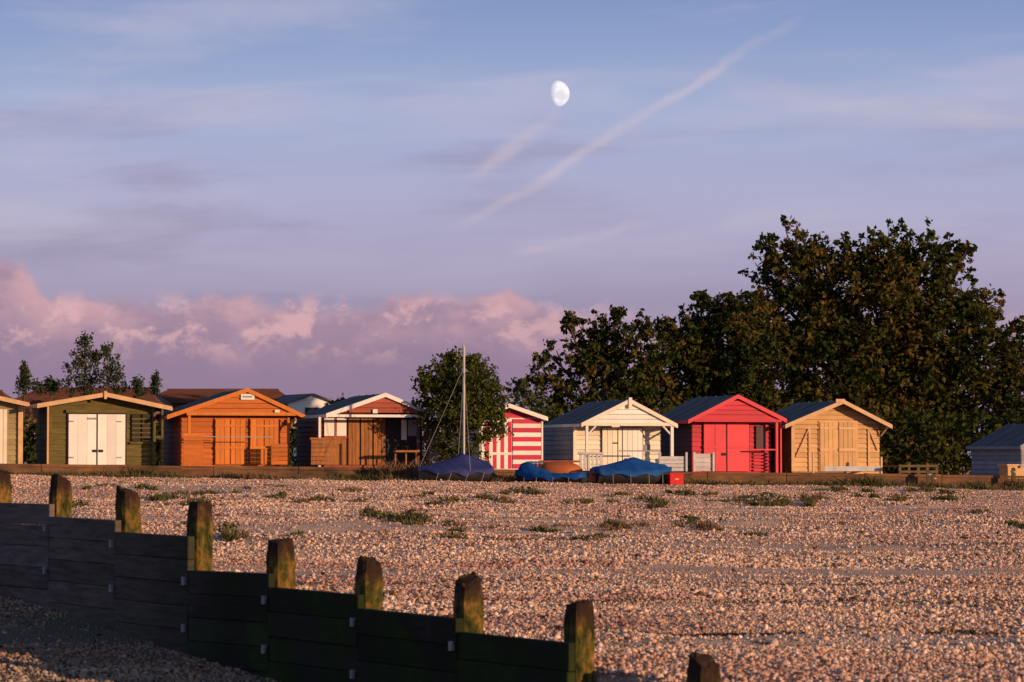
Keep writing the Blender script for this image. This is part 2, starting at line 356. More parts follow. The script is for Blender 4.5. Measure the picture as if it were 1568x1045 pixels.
# ------------------------------------------------------------ sea wall
Ax,Bx=-70.,70.; e=empty('sea_wall'); 
V=[];Fc=[]; Vc=[];Fcc=[]
def topz(x): return E-.38-.0127*max(-30,min(30,x))
x=Ax
while x<Bx:
    x2=x+2.45; j=random.uniform(-.012,.012)
    def ring(xx,y0,y1,z0,z1): return [(xx,wallY(xx)+y0,z0),(xx,wallY(xx)+y1,z0),(xx,wallY(xx)+y1,z1),(xx,wallY(xx)+y0,z1)]
    for (VV,FF,y0,y1,zb,zt) in ((V,Fc,-.12,.16,-2.2,-.08),(Vc,Fcc,-.17,.2,-.079,.0)):
        o=len(VV); VV+=ring(x,y0+j,y1,topz(x)+zb,topz(x)+zt+j)+ring(x2-.02,y0+j,y1,topz(x2)+zb,topz(x2)+zt+j)
        FF+=[(o,o+3,o+2,o+1),(o+4,o+5,o+6,o+7),(o,o+4,o+7,o+3),(o+1,o+2,o+6,o+5),(o+3,o+7,o+6,o+2),(o,o+1,o+5,o+4)]
    x=x2
mesh_obj('wall_face',V,Fc,M['wall'],e); mesh_obj('coping',Vc,Fcc,M['wall'],e)
# ------------------------------------------------------------ ground material + mesh
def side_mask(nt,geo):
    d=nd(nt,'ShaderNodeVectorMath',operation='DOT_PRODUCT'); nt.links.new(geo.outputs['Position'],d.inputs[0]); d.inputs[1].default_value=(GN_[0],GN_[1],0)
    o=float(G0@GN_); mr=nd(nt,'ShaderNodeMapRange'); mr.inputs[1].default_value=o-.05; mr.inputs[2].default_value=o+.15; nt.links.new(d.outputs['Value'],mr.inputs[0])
    return mr.outputs[0]   # 0 left of the groyne, where its shade is painted in, 1 beyond
def ground_mat():
    m,nt,b=newmat('shingle_ground'); L=nt.links
    geo=nd(nt,'ShaderNodeNewGeometry')
    v=nd(nt,'ShaderNodeTexVoronoi'); v.inputs['Scale'].default_value=38; L.new(geo.outputs['Position'],v.inputs['Vector'])
    r=nd(nt,'ShaderNodeValToRGB'); cr=r.color_ramp; cr.elements[0].color=(.3,.19,.13,1); cr.elements[1].color=(.74,.53,.39,1)
    e=cr.elements.new(.5); e.color=(.58,.4,.29,1)
    sp=nd(nt,'ShaderNodeSeparateColor'); L.new(v.outputs['Color'],sp.inputs[0]); L.new(sp.outputs[0],r.inputs[0])
    n=nd(nt,'ShaderNodeTexNoise'); n.inputs['Scale'].default_value=.7; n.inputs['Detail'].default_value=6; L.new(geo.outputs['Position'],n.inputs['Vector'])
    sand=nd(nt,'ShaderNodeMix',data_type='RGBA'); mr=nd(nt,'ShaderNodeMapRange'); mr.inputs[1].default_value=.4; mr.inputs[2].default_value=.62; mr.inputs[3].default_value=.25; mr.inputs[4].default_value=.85
    L.new(n.outputs[0],mr.inputs[0]); L.new(mr.outputs[0],sand.inputs[0]); L.new(r.outputs[0],sand.inputs[6]); sand.inputs[7].default_value=(.74,.53,.4,1)
    dm=nd(nt,'ShaderNodeMix',data_type='RGBA'); L.new(side_mask(nt,geo),dm.inputs[0]); dm.inputs[6].default_value=(.17,.14,.11,1); L.new(sand.outputs[2],dm.inputs[7])  # darker ground left of the groyne paints in its shadow
    L.new(dm.outputs[2],b.inputs['Base Color'])
    bp=nd(nt,'ShaderNodeBump'); bp.inputs['Strength'].default_value=1; bp.inputs['Distance'].default_value=.05; bp.invert=True
    L.new(v.outputs['Distance'],bp.inputs['Height']); L.new(bp.outputs[0],b.inputs['Normal']); b.inputs['Roughness'].default_value=.95; b.inputs['Specular IOR Level'].default_value=.1
    return m
ys=np.concatenate([np.arange(-60,18,3),np.arange(18,92,.13),np.geomspace(92.3,4000,60)])
xs=np.concatenate([-np.geomspace(30.3,3000,45)[::-1],np.arange(-30,30.01,.16),np.geomspace(30.3,3000,45)])
XX,YY=np.meshgrid(xs,ys); ZZ=g(XX,YY); nx,ny=len(xs),len(ys)
co=np.stack([XX,YY,ZZ],-1).reshape(-1,3)
idx=np.arange(nx*ny).reshape(ny,nx); q=np.stack([idx[:-1,:-1],idx[:-1,1:],idx[1:,1:],idx[1:,:-1]],-1).reshape(-1,4)
me=bpy.data.meshes.new('beach_ground'); me.vertices.add(len(co)); me.vertices.foreach_set('co',co.reshape(-1).astype(np.float32))
me.loops.add(q.size); me.loops.foreach_set('vertex_index',q.reshape(-1).astype(np.int32)); me.polygons.add(len(q))
me.polygons.foreach_set('loop_start',(np.arange(len(q))*4).astype(np.int32)); me.polygons.foreach_set('loop_total',np.full(len(q),4,dtype=np.int32)); me.update(calc_edges=True)
me.polygons.foreach_set('use_smooth',np.ones(len(q),dtype=bool)); me.materials.append(ground_mat())
link(bpy.data.objects.new('beach_ground',me))
# ------------------------------------------------------------ shingle (instanced)
def pebble_mat():
    m,nt,b=newmat('pebbles'); L=nt.links; nt.nodes.remove(b); b=nd(nt,'ShaderNodeBsdfDiffuse'); L.new(b.outputs[0],nt.nodes['Material Output'].inputs[0])
    oi=nd(nt,'ShaderNodeObjectInfo'); r=nd(nt,'ShaderNodeValToRGB'); cr=r.color_ramp
    cols=[(0,(.08,.05,.038)),(.09,(.25,.15,.1)),(.22,(.53,.34,.23)),(.45,(.69,.46,.32)),(.65,(.76,.52,.37)),(.78,(.52,.4,.33)),(.88,(.8,.585,.43)),(.95,(.84,.66,.51)),(1,(.88,.77,.66))]
    cr.elements[0].color=cols[0][1]+(1,); cr.elements[1].color=cols[-1][1]+(1,)
    for p,c in cols[1:-1]: e=cr.elements.new(p); e.color=c+(1,)
    L.new(oi.outputs['Random'],r.inputs[0])
    geo=nd(nt,'ShaderNodeNewGeometry'); mp=nd(nt,'ShaderNodeMapping'); mp.inputs['Scale'].default_value=(.13,.5,0); L.new(geo.outputs['Position'],mp.inputs[0])
    n=nd(nt,'ShaderNodeTexNoise'); n.inputs['Scale'].default_value=1; n.inputs['Detail'].default_value=4; L.new(mp.outputs[0],n.inputs[0])
    zr=nd(nt,'ShaderNodeValToRGB'); zr.color_ramp.elements[0].position=.36; zr.color_ramp.elements[1].position=.58; zr.color_ramp.elements[0].color=(.74,.62,.61,1); zr.color_ramp.elements[1].color=(1.0,.98,.95,1); L.new(n.outputs[0],zr.inputs[0])
    mx=nd(nt,'ShaderNodeMix',data_type='RGBA',blend_type='MULTIPLY'); mx.inputs[0].default_value=1; L.new(r.outputs[0],mx.inputs[6]); L.new(zr.outputs[0],mx.inputs[7])
    dm=nd(nt,'ShaderNodeMix',data_type='RGBA',blend_type='MULTIPLY'); dm.inputs[0].default_value=1; L.new(mx.outputs[2],dm.inputs[6])
    dc=nd(nt,'ShaderNodeMix',data_type='RGBA'); L.new(side_mask(nt,geo),dc.inputs[0]); dc.inputs[6].default_value=(.52,.55,.55,1); dc.inputs[7].default_value=(1,1,1,1); L.new(dc.outputs[2],dm.inputs[7])  # stones left of the groyne tinted down as painted shade
    L.new(dm.outputs[2],b.inputs[0])
    return m
def shingle(name,n_near,n_far):
    def samp(n,y0,y1):
        Y=rng.uniform(y0,y1,int(n*1.6)); W=.19*Y+2.; keep=rng.random(len(Y))<W/(.19*y1+2.); Y=Y[keep]; W=W[keep]
        X=rng.uniform(-1,1,len(Y))*W; k=(Y<wallY(X)-.2); return X[k],Y[k]
    X1,Y1=samp(n_near,20.3,42); X2,Y2=samp(n_far,42,88.5)
    s1=np.clip(rng.lognormal(math.log(.0118),.40,len(X1)),.006,.04); s2=np.clip(rng.lognormal(math.log(.0155),.34,len(X2)),.009,.04)
    X=np.concatenate([X1,X2]);Y=np.concatenate([Y1,Y2]);S=np.concatenate([s1,s2])
    band=np.exp(-(np.abs(Y-37.4-1.2*vn(X*.2,Y*0,9))/1.6)**4)*(.88+.4*vn(X*.8,Y*1.2,12))+sst(.14,.26,vn(X*.16,Y*.55,8))*.85
    S=S*(1+.5*vn(X*.3,Y*.9,14)); k=rng.random(len(X))>band; X,Y,S=X[k],Y[k],S[k]
    sd=(X-G0[0])*GN_[0]+(Y-G0[1])*GN_[1]; k=(sd>.25)|(sd<-.06); X,Y,S=X[k],Y[k],S[k]
    P=np.stack([X,Y,g(X,Y)+S*.25],-1)
    sc=np.stack([S*rng.uniform(.8,1.6,len(X)),S*rng.uniform(.7,1.1,len(X)),S*rng.uniform(.55,1.,len(X))],-1)
    ro=np.stack([rng.normal(0,.6,len(X)),rng.normal(0,.6,len(X)),rng.uniform(0,6.28,len(X))],-1)
    me=bpy.data.meshes.new(name); me.vertices.add(len(P)); me.vertices.foreach_set('co',P.reshape(-1).astype(np.float32))
    for nm,a in (('scl',sc),('rot',ro)):
        at=me.attributes.new(nm,'FLOAT_VECTOR','POINT'); at.data.foreach_set('vector',a.reshape(-1).astype(np.float32))
    o=link(bpy.data.objects.new(name,me))
    ng=bpy.data.node_groups.new('scatter_stones','GeometryNodeTree')
    ng.interface.new_socket('Geometry',in_out='INPUT',socket_type='NodeSocketGeometry'); ng.interface.new_socket('Geometry',in_out='OUTPUT',socket_type='NodeSocketGeometry')
    gi=ng.nodes.new('NodeGroupInput'); go=ng.nodes.new('NodeGroupOutput'); ip=ng.nodes.new('GeometryNodeInstanceOnPoints')
    ico=ng.nodes.new('GeometryNodeMeshIcoSphere'); ico.inputs['Radius'].default_value=1; ico.inputs['Subdivisions'].default_value=2
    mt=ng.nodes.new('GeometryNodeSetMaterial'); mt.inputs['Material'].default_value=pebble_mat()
    L=ng.links; L.new(ico.outputs['Mesh'],mt.inputs[0]); L.new(mt.outputs[0],ip.inputs['Instance']); L.new(gi.outputs[0],ip.inputs['Points'])
    for nm,so in (('scl','Scale'),('rot','Rotation')):
        na=ng.nodes.new('GeometryNodeInputNamedAttribute'); na.data_type='FLOAT_VECTOR'; na.inputs['Name'].default_value=nm; L.new(na.outputs[0],ip.inputs[so])
    L.new(ip.outputs[0],go.inputs[0]); md=o.modifiers.new('scatter','NODES'); md.node_group=ng
    print('stones',len(P))
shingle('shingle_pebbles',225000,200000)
# ------------------------------------------------------------ groyne
def wood_groyne():
    m,nt,b=newmat('groyne_boards'); L=nt.links
    geo=nd(nt,'ShaderNodeNewGeometry'); mp=nd(nt,'ShaderNodeMapping'); mp.inputs['Scale'].default_value=(1,1,9); L.new(geo.outputs['Position'],mp.inputs[0])
    n=nd(nt,'ShaderNodeTexNoise'); n.inputs['Scale'].default_value=2.2; n.inputs['Detail'].default_value=8; n.inputs['Roughness'].default_value=.7; L.new(mp.outputs[0],n.inputs[0])
    r=nd(nt,'ShaderNodeValToRGB'); r.color_ramp.elements[0].position=.3; r.color_ramp.elements[1].position=.72; r.color_ramp.elements[0].color=(.06,.047,.043,1); r.color_ramp.elements[1].color=(.22,.165,.145,1); L.new(n.outputs[0],r.inputs[0])
    sx=nd(nt,'ShaderNodeSeparateXYZ'); L.new(geo.outputs['Position'],sx.inputs[0])
    mr=nd(nt,'ShaderNodeMapRange'); mr.inputs[1].default_value=-5.0; mr.inputs[2].default_value=-2.8; L.new(sx.outputs[0],mr.inputs[0])
    n2=nd(nt,'ShaderNodeTexNoise'); n2.inputs['Scale'].default_value=1.1; n2.inputs['Detail'].default_value=6; L.new(geo.outputs['Position'],n2.inputs[0])
    mu=nd(nt,'ShaderNodeMath',operation='MULTIPLY'); L.new(mr.outputs[0],mu.inputs[0]); mr2=nd(nt,'ShaderNodeMapRange'); mr2.inputs[1].default_value=.3; mr2.inputs[2].default_value=.5; mr2.inputs[3].default_value=.75; L.new(n2.outputs[0],mr2.inputs[0]); L.new(mr2.outputs[0],mu.inputs[1])
    r3=nd(nt,'ShaderNodeValToRGB'); r3.color_ramp.elements[0].position=.42; r3.color_ramp.elements[1].position=.66; r3.color_ramp.elements[0].color=(.013,.013,.008,1); r3.color_ramp.elements[1].color=(.03,.048,.01,1); L.new(n2.outputs[0],r3.inputs[0])
    mx=nd(nt,'ShaderNodeMix',data_type='RGBA'); L.new(mu.outputs[0],mx.inputs[0]); L.new(r.outputs[0],mx.inputs[6]); L.new(r3.outputs[0],mx.inputs[7])
    isl=nd(nt,'ShaderNodeMapRange'); isl.inputs[3].default_value=.7; isl.inputs[4].default_value=1.15; L.new(geo.outputs['Random Per Island'],isl.inputs[0])
    m2=nd(nt,'ShaderNodeMix',data_type='RGBA',blend_type='MULTIPLY'); m2.inputs[0].default_value=1; L.new(mx.outputs[2],m2.inputs[6]); L.new(isl.outputs[0],m2.inputs[7])
    L.new(m2.outputs[2],b.inputs['Base Color']); b.inputs['Roughness'].default_value=.85; b.inputs['Specular IOR Level'].default_value=.12
    bp=nd(nt,'ShaderNodeBump'); bp.inputs['Strength'].default_value=.5; bp.inputs['Distance'].default_value=.02; L.new(n.outputs[0],bp.inputs['Height']); L.new(bp.outputs[0],b.inputs['Normal'])
    return m
def post_mat():
    m,nt,b=newmat('groyne_posts'); L=nt.links
    geo=nd(nt,'ShaderNodeNewGeometry'); mp=nd(nt,'ShaderNodeMapping'); mp.inputs['Scale'].default_value=(1,1,.45); L.new(geo.outputs['Position'],mp.inputs[0])
    n=nd(nt,'ShaderNodeTexNoise'); n.inputs['Scale'].default_value=10; n.inputs['Detail'].default_value=8; n.inputs['Roughness'].default_value=.72; L.new(mp.outputs[0],n.inputs[0])
    r=nd(nt,'ShaderNodeValToRGB'); cr=r.color_ramp; cr.elements[0].position=.38; cr.elements[1].position=.72
    cr.elements[0].color=(.018,.015,.007,1); cr.elements[1].color=(.36,.19,.08,1); e=cr.elements.new(.48); e.color=(.06,.062,.01,1); e=cr.elements.new(.57); e.color=(.19,.1,.022,1)
    L.new(n.outputs[0],r.inputs[0])
    at=nd(nt,'ShaderNodeAttribute',attribute_name='cap')
    ad=nd(nt,'ShaderNodeMath',operation='MULTIPLY_ADD'); L.new(n.outputs[0],ad.inputs[0]); ad.inputs[1].default_value=-1.6; L.new(at.outputs['Fac'],ad.inputs[2])
    a2=nd(nt,'ShaderNodeMath',operation='ADD',use_clamp=True); a2.inputs[1].default_value=.85; L.new(ad.outputs[0],a2.inputs[0])
    m3=nd(nt,'ShaderNodeMath',operation='MULTIPLY'); L.new(a2.outputs[0],m3.inputs[0]); L.new(at.outputs['Fac'],m3.inputs[1])
    mx=nd(nt,'ShaderNodeMix',data_type='RGBA'); L.new(m3.outputs[0],mx.inputs[0]); L.new(r.outputs[0],mx.inputs[6]); mx.inputs[7].default_value=(.032,.016,.01,1)
    L.new(mx.outputs[2],b.inputs['Base Color']); b.inputs['Roughness'].default_value=.85; b.inputs['Specular IOR Level'].default_value=.15
    bp=nd(nt,'ShaderNodeBump'); bp.inputs['Strength'].default_value=1; bp.inputs['Distance'].default_value=.03; L.new(n.outputs[0],bp.inputs['Height']); L.new(bp.outputs[0],b.inputs['Normal'])
    return m
M['gb']=wood_groyne(); PM=post_mat()
ge=empty('timber_groyne')
tops={0:1008,1:922,2:886,3:856,4:826,5:770,6:750,7:732,8:722,9:714,10:708,-1:1110,-2:1200}
bayz={9:-.40,8:-.44,7:-.522,6:-.662,5:-.793,4:-1.125,3:-1.245,2:-1.377,1:-1.50,0:-1.88,-1:-2.05,-2:-2.2}
ang=math.atan2(GD[1],GD[0])
def pp(i): return np.array([1.367-.925*i,21.8+1.385*i])
for i in range(-2,11):
    c=pp(i)+GN_*.13; Y=c[1]; zt=E+(HY-tops[i])*Y/F; w=.110*random.uniform(.94,1.06)
    zs=[zt-3.0,zt-.5,zt-.3,zt-.22,zt-.19,zt-.1,zt-.04,zt-.01,zt]; ws=[1,1,1,1.0,1.0,.93,.87,.84,.62]; caps=[0,0,0,.1,.7,.95,1,1,.9]
    V=[];cap=[]
    lean=random.uniform(-.5,.5); n=20
    for z,k,cc in zip(zs,ws,caps):
        for t in range(n):
            a=2*math.pi*t/n+math.pi/n; q=max(abs(math.cos(a)),abs(math.sin(a))); rr=min(w*k/q,w*k*1.25)*(1+random.uniform(-.04,.04))
            hz=(z-zt); jit=random.uniform(-.016,.016) if z>zt-.25 else 0
            V.append((rr*math.cos(a),rr*math.sin(a),hz+jit+(.12*lean*rr/w*math.cos(a+i*2) if z>zt-.05 else 0))); cap.append(cc)
    Fc=[(r*n+t,r*n+(t+1)%n,(r+1)*n+(t+1)%n,(r+1)*n+t) for r in range(len(zs)-1) for t in range(n)]+[tuple(range((len(zs)-1)*n,len(zs)*n))]
    o=mesh_obj('post_%d'%(i+3),V,Fc,PM,ge); o.location=(c[0],c[1],zt); o.rotation_euler=(random.uniform(-.03,.03),random.uniform(-.03,.03),ang+random.uniform(-.1,.1))
    a=o.data.attributes.new('cap','FLOAT','POINT'); a.data.foreach_set('value',np.array(cap,dtype=np.float32))
V=[];Fc=[];Vb=[];Fb=[]
def obox(VV,FF,p0,p1,t0,t1,z0,z1,dz=0):
    o=len(VV)
    for z in (z0,z1):
        for p,t,e_ in ((p0,t0,-dz),(p1,t0,dz),(p1,t1,dz),(p0,t1,-dz)): VV.append((p[0]+GN_[0]*t,p[1]+GN_[1]*t,z+e_))
    FF.extend([tuple(o+k for k in f) for f in BF])
for i in range(-2,10):
    a=pp(i)-GD*.12; c=pp(i+1)-GD*.125; z=E+bayz[i]; k=0; tilt=random.uniform(-.012,.012)
    while z>E-2.9:
        hgt=.235; j=random.uniform(-.01,.01)
        obox(V,Fc,c,a,-.07+j,.005,z-hgt+.004,z,tilt); z-=hgt; k+=1
    for z in (E+bayz[i]-.12,E+bayz[i]-.59):
        p=pp(i+1)-GD*.06; obox(Vb,Fb,p+GD*.025,p-GD*.025,-.10,-.065,z-.04,z+.04)
mesh_obj('boards',V,Fc,M['gb'],ge); mesh_obj('bolt_plates',Vb,Fb,M['metal'],ge)
bv=bpy.data.objects['boards'].modifiers.new('b','BEVEL'); bv.width=.007; bv.segments=1
# ------------------------------------------------------------ trees
def rdir(n):
    v=rng.normal(size=(n,3)); return v/np.linalg.norm(v,axis=1)[:,None]
def leafq(C,size,asp=.6):
    n=len(C); a=rdir(n); 
    b=np.cross(a,rdir(n)); b/=np.linalg.norm(b,axis=1)[:,None]+1e-9
    s=size[:,None]; return np.stack([C-a*s,C-b*s*asp+a*s*.1,C+a*s,C+b*s*asp+a*s*.1],1)
def tube(V,Fc,pts,rad,n=8):
    o=len(V); 
    for i,(p,r) in enumerate(zip(pts,rad)):
        d=(Vector(pts[min(i+1,len(pts)-1)])-Vector(pts[max(i-1,0)])).normalized(); u=d.orthogonal().normalized(); w=d.cross(u)
        for k in range(n):
            t=2*math.pi*k/n; V.append(tuple(Vector(p)+u*math.cos(t)*r+w*math.sin(t)*r))
    for i in range(len(pts)-1):
        for k in range(n): Fc.append((o+i*n+k,o+i*n+(k+1)%n,o+(i+1)*n+(k+1)%n,o+(i+1)*n+k))
FA=foliage('leaves_oak',[(.018,.029,.01,1),(.045,.058,.015,1),(.09,.077,.019,1),(.155,.088,.024,1)],.2)
FB=foliage('leaves_green',[(.035,.05,.012,1),(.08,.095,.02,1),(.14,.14,.03,1)],.28)
FC=foliage('leaves_poplar',[(.03,.05,.025,1),(.06,.08,.035,1),(.1,.11,.04,1)],.25)
def tree(name,base,Y,blobs,mat,dens=1.0,leaf=.13,trunk=.25,fork=.35,crad=(.14,.3),spike=.3,flat=.8,lm=1.0,tb=.45):
    gz=g1(X_(base,Y),Y); e=empty(name,(X_(base,Y),Y,gz)); ex,ey,ez=X_(base,Y),Y,gz
    Cs=[];Ss=[];Ts=[]; V=[];Fc=[]
    ctr=np.mean([[X_(b[0],Y)-ex,0,Z_(b[1],Y)-ez] for b in blobs],0)
    fk=Vector((ctr[0]*.25,0,ctr[2]*fork*1.2)); tube(V,Fc,[(0,0,-.2),(fk.x*.4,.05,fk.z*.5),tuple(fk)],[trunk,trunk*.8,trunk*.65])
    for b in blobs:
        cx,cy,r=b[:3]; dy=b[3] if len(b)>3 else rng.uniform(-1,1)*r*.7*Y/F
        R=r*Y/F; c=np.array([X_(cx,Y)-ex,dy,Z_(cy,Y)-ez]); bt=rng.normal(0,.12)
        mid=fk.lerp(Vector(c),.55)+Vector((0,0,.2)); tube(V,Fc,[tuple(fk),tuple(mid),tuple(c)],[trunk*.5,trunk*.3,trunk*.12],6)
        for _ in range(7):
            q=Vector(c)+Vector(rdir(1)[0])*R*.95; tube(V,Fc,[tuple(mid.lerp(Vector(c),.6)),tuple(Vector(c).lerp(q,.5)+Vector((0,0,.1))),tuple(q)],[trunk*.14,trunk*.08,.012],5)
        n=int(dens*26*max(.5,R)**2)+8
        for k in range(n):
            d=rdir(1)[0]; d[1]=-abs(d[1]) if rng.random()<.45 else d[1]
            sp=rng.random()<spike*.4
            rad=R*(rng.uniform(.92,1.22) if sp else rng.uniform(.3,.95)**.7); cr=R*rng.uniform(*crad)*(.4 if sp else 1); cr=min(max(cr,.12),.6)
            cc=c+d*rad*np.array([1,.9,1])
            if sp: tube(V,Fc,[tuple(c+d*R*.6),tuple(cc)],[.018,.008],4)
            m=int(lm*32*(cr/.35)**1.7)+8
            pts=cc+rng.normal(size=(m,3))*cr*.5*np.array([1,1,flat]) + d*rng.random((m,1))*cr*(1.1 if sp else .4)
            Cs.append(pts); Ss.append(rng.uniform(.6,1.25,m)*leaf); Ts.append(np.full(m,np.clip(rng.normal(tb+bt,.2),0,1))+rng.normal(0,.08,m))
    C=np.concatenate(Cs);S=np.concatenate(Ss);T=np.clip(np.concatenate(Ts),0,1)
    quads_np('crown',leafq(C,S),mat,T,e); mesh_obj('trunk_and_limbs',V,Fc,M['bark'],e,True); print(name,len(C))
tree('oak_tree',1330,113,[(1212,395,50),(1178,440,46),(1195,510,75),(1262,425,62),(1300,400,36),(1355,395,50),(1412,402,48),(1455,410,36),(1340,480,88),(1440,490,72),(1505,470,32),(1490,540,62),(1535,545,34),(1260,560,85),(1390,585,90),(1500,620,70),(1310,650,75),(1215,640,70),(1550,610,48),(1420,670,66),(1545,680,50),(1172,375,20),(1480,385,14),(1140,600,50),(1375,690,60),(1560,500,12)],FA,1.1,.12,.38,tb=.48,spike=.6)
tree('oak_tree',1085,109,[(1082,490,34),(1042,512,30),(1112,468,24),(1110,540,58),(1045,575,56),(1150,560,55),(1145,640,62),(1075,650,60),(1015,503,15),(1062,540,46),(1132,500,42),(1000,600,40),(1072,458,10)],FA,1.9,.105,.26,lm=1.15,tb=.34,spike=.7)
tree('maple_tree',925,106,[(893,517,23),(928,500,24),(966,515,28),(905,560,44),(965,575,52),(1003,545,32),(1000,640,50),(935,640,50),(848,548,20),(829,572,24),(855,600,36),(880,640,40),(925,540,40),(985,502,15),(870,495,11),(835,615,30),(945,485,10)],FA,2.0,.095,.22,lm=1.15,tb=.4,spike=.8)
tree('sycamore_tree',1640,116,[(1600,560,60),(1650,500,70),(1700,560,80),(1640,640,80)],FA,.8,.14,.3)
tree('hawthorn_tree',800,104,[(795,603,18),(815,620,28),(778,640,24),(850,670,30),(800,590,9)],FC,1.4,.08,.12,spike=.7)
tree('elder_bush',706,86.6,[(672,567,26),(705,570,32),(738,578,29),(665,602,31),(712,615,48),(752,608,22),(675,640,36),(735,650,38),(705,680,38),(757,640,16),(652,586,14),(690,552,12),(725,556,11),(690,595,38),(730,600,36)],FB,3.4,.06,.1,crad=(.2,.36),spike=.7,lm=1.3)
for (bx,pts) in ((130,[(128,522,6),(128,538,10),(118,558,13),(140,558,12),(126,578,18),(112,592,15),(142,592,14),(148,545,7)]),(168,[(163,538,6),(168,556,11),(180,570,11),(165,580,14),(182,592,12)]),(37,[(37,566,5),(38,580,7),(34,593,9)]),(212,[(212,586,4),(213,598,7)]),(238,[(238,580,3),(238,595,7)]),(80,[(76,590,5),(86,592,5),(60,594,6)]),(520,[(505,622,8),(520,618,7),(535,622,8)])):
    tree('poplar_tree',bx,124,pts,FC,1.6,.075,.07,crad=(.25,.4),spike=1.2,flat=1.7,lm=.8)
Cs=[];Ts=[]
for px in np.arange(-150,1750,6):
    Y=101+rng.uniform(-.6,.6); n=60; X=X_(px,Y); hh=(1.6 if px<700 else 2.2)+rng.uniform(-.25,.25); m=g1(X,Y)
    Cs.append(np.stack([X+rng.normal(0,.3,n),Y+rng.normal(0,.4,n),m+rng.uniform(0,hh,n)],-1)); Ts.append(np.full(n,rng.uniform(.1,.6)))
C=np.concatenate(Cs); quads_np('hedge',leafq(C,rng.uniform(.08,.16,len(C))),FA,np.concatenate(Ts))
# ------------------------------------------------------------ beach plants
def blades(bx,by,n,rad,hgt,wid,tint,ry=1.0):
    a=rng.uniform(0,6.28,n); r=np.sqrt(rng.random(n))*rad; X=bx+np.cos(a)*r; Y=by+np.sin(a)*r*ry; Z=g(X,Y)
    P=np.stack([X,Y,Z],-1); ln=rng.normal(0,.5,(n,2)); H=hgt*rng.uniform(.4,1.1,n)*(1-.5*(r/rad)**2)
    tip=P+np.stack([ln[:,0]*H,ln[:,1]*H,H],-1); t=rng.uniform(0,6.28,n); wv=np.stack([np.cos(t),np.sin(t),np.zeros(n)],-1)*wid
    mid=(P*.45+tip*.55)+np.array([0,0,1])*H[:,None]*.08
    return np.stack([P-wv*.5,P+wv*.5,mid+wv*.6,tip],1),np.clip(np.full(n,tint)+rng.normal(0,.1,n),0,1)
VEG=foliage('beach_vegetation',[(.06,.075,.025,1),(.105,.11,.04,1),(.17,.145,.06,1),(.22,.14,.075,1),(.24,.12,.085,1)],.3)
Q=[];T=[]
def clump(px,py,wpx,hpx,tint,dens=1.0):
    X,Y,z=ground_at(px,py); s=Y/F; R=wpx*s/2; k=max(3,int(R/.085))
    for j in range(k):
        xx=rng.normal(0,.6)*R
        q,t=blades(X+xx,Y+rng.normal(0,.7),int(dens*rng.uniform(25,105)),rng.uniform(.1,.25),(hpx*s+.05)*rng.uniform(.45,1.2)*max(.3,1-.5*(xx/R)**2),.03,tint+.05+rng.normal(0,.13)); Q.append(q);T.append(t)
for a in [(590,797,60,12,.6),(640,797,40,13,.3),(585,808,70,10,.75),(565,790,30,10,.35),(465,770,40,9,.35),(120,778,50,12,.35),(265,765,80,12,.3),(305,775,60,14,.4),(350,818,60,14,.4),(300,805,30,9,.7),(430,762,40,9,.35),(500,768,60,8,.4),(690,773,60,9,.35),(740,765,40,9,.35),(800,757,70,12,.3),(770,770,30,8,.7),(690,805,30,10,.6),(840,815,40,9,.4),(700,820,20,7,.4),(1010,778,50,12,.25),(1000,772,30,14,.25),(1055,806,50,16,.75),(1080,812,30,9,.7),(970,813,80,9,.75),(935,805,40,9,.6),(900,820,50,7,.45),(1180,768,140,10,.4),(1230,766,90,14,.5),(1120,765,60,9,.35),(1370,768,70,9,.35),(1320,762,50,7,.35),(1455,768,50,10,.3),(1495,785,20,7,.3),(1560,806,24,9,.1),(1548,803,14,7,.2),(1160,822,30,7,.3),(450,820,30,9,.35),(560,770,30,7,.3),(885,770,60,7,.4),(640,785,14,7,.9),(340,755,60,8,.35),(220,752,60,8,.3),(410,745,50,7,.5),(160,745,40,7,.5),(1290,752,140,7,.4),(1060,757,90,7,.35),(940,758,70,6,.5),(660,757,70,6,.45),(540,752,60,6,.5),(1420,752,90,7,.45),(760,800,40,6,.7)]: clump(*a)
for px in np.arange(-120,1700,4.0):
    Y=rowY(px,85.5)-.35-abs(rng.normal(0,.55)); X=X_(px,Y); v=float(vn(px*.018,3.3)); 
    if px>1080 or (px>740 and px<900): v+=.25
    if rng.random()<.6+v*1.2:
        q,t=blades(X,Y,45,.3,rng.uniform(.08,.26)*(1+v),.028,np.clip(.45+vn(px*.05,9.1)*.9,0,1)); Q.append(q);T.append(t)
for (px,w,hh,ti) in [(605,30,.75,.85),(632,26,.65,.8),(585,18,.5,.8),(1330,40,.5,.25),(1310,26,.4,.3),(1350,30,.35,.45),(560,30,.3,.3),(215,30,.35,.25),(230,16,.3,.2),(540,25,.25,.2),(1560,40,.4,.3),(1480,40,.3,.35),(1240,60,.3,.5),(780,25,.3,.35),(1100,40,.25,.7),(355,18,.25,.5)]:
    Y=rowY(px,85.5)-.45; X=X_(px,Y)
    for j in range(3):
        q,t=blades(X+rng.normal(0,w*Y/F/3),Y+rng.normal(0,.1),80,w*Y/F/2,hh,.022,ti); Q.append(q);T.append(t)
quads_np('beach_grass',np.concatenate(Q),VEG,np.concatenate(T))
Cs=[];Ts=[]
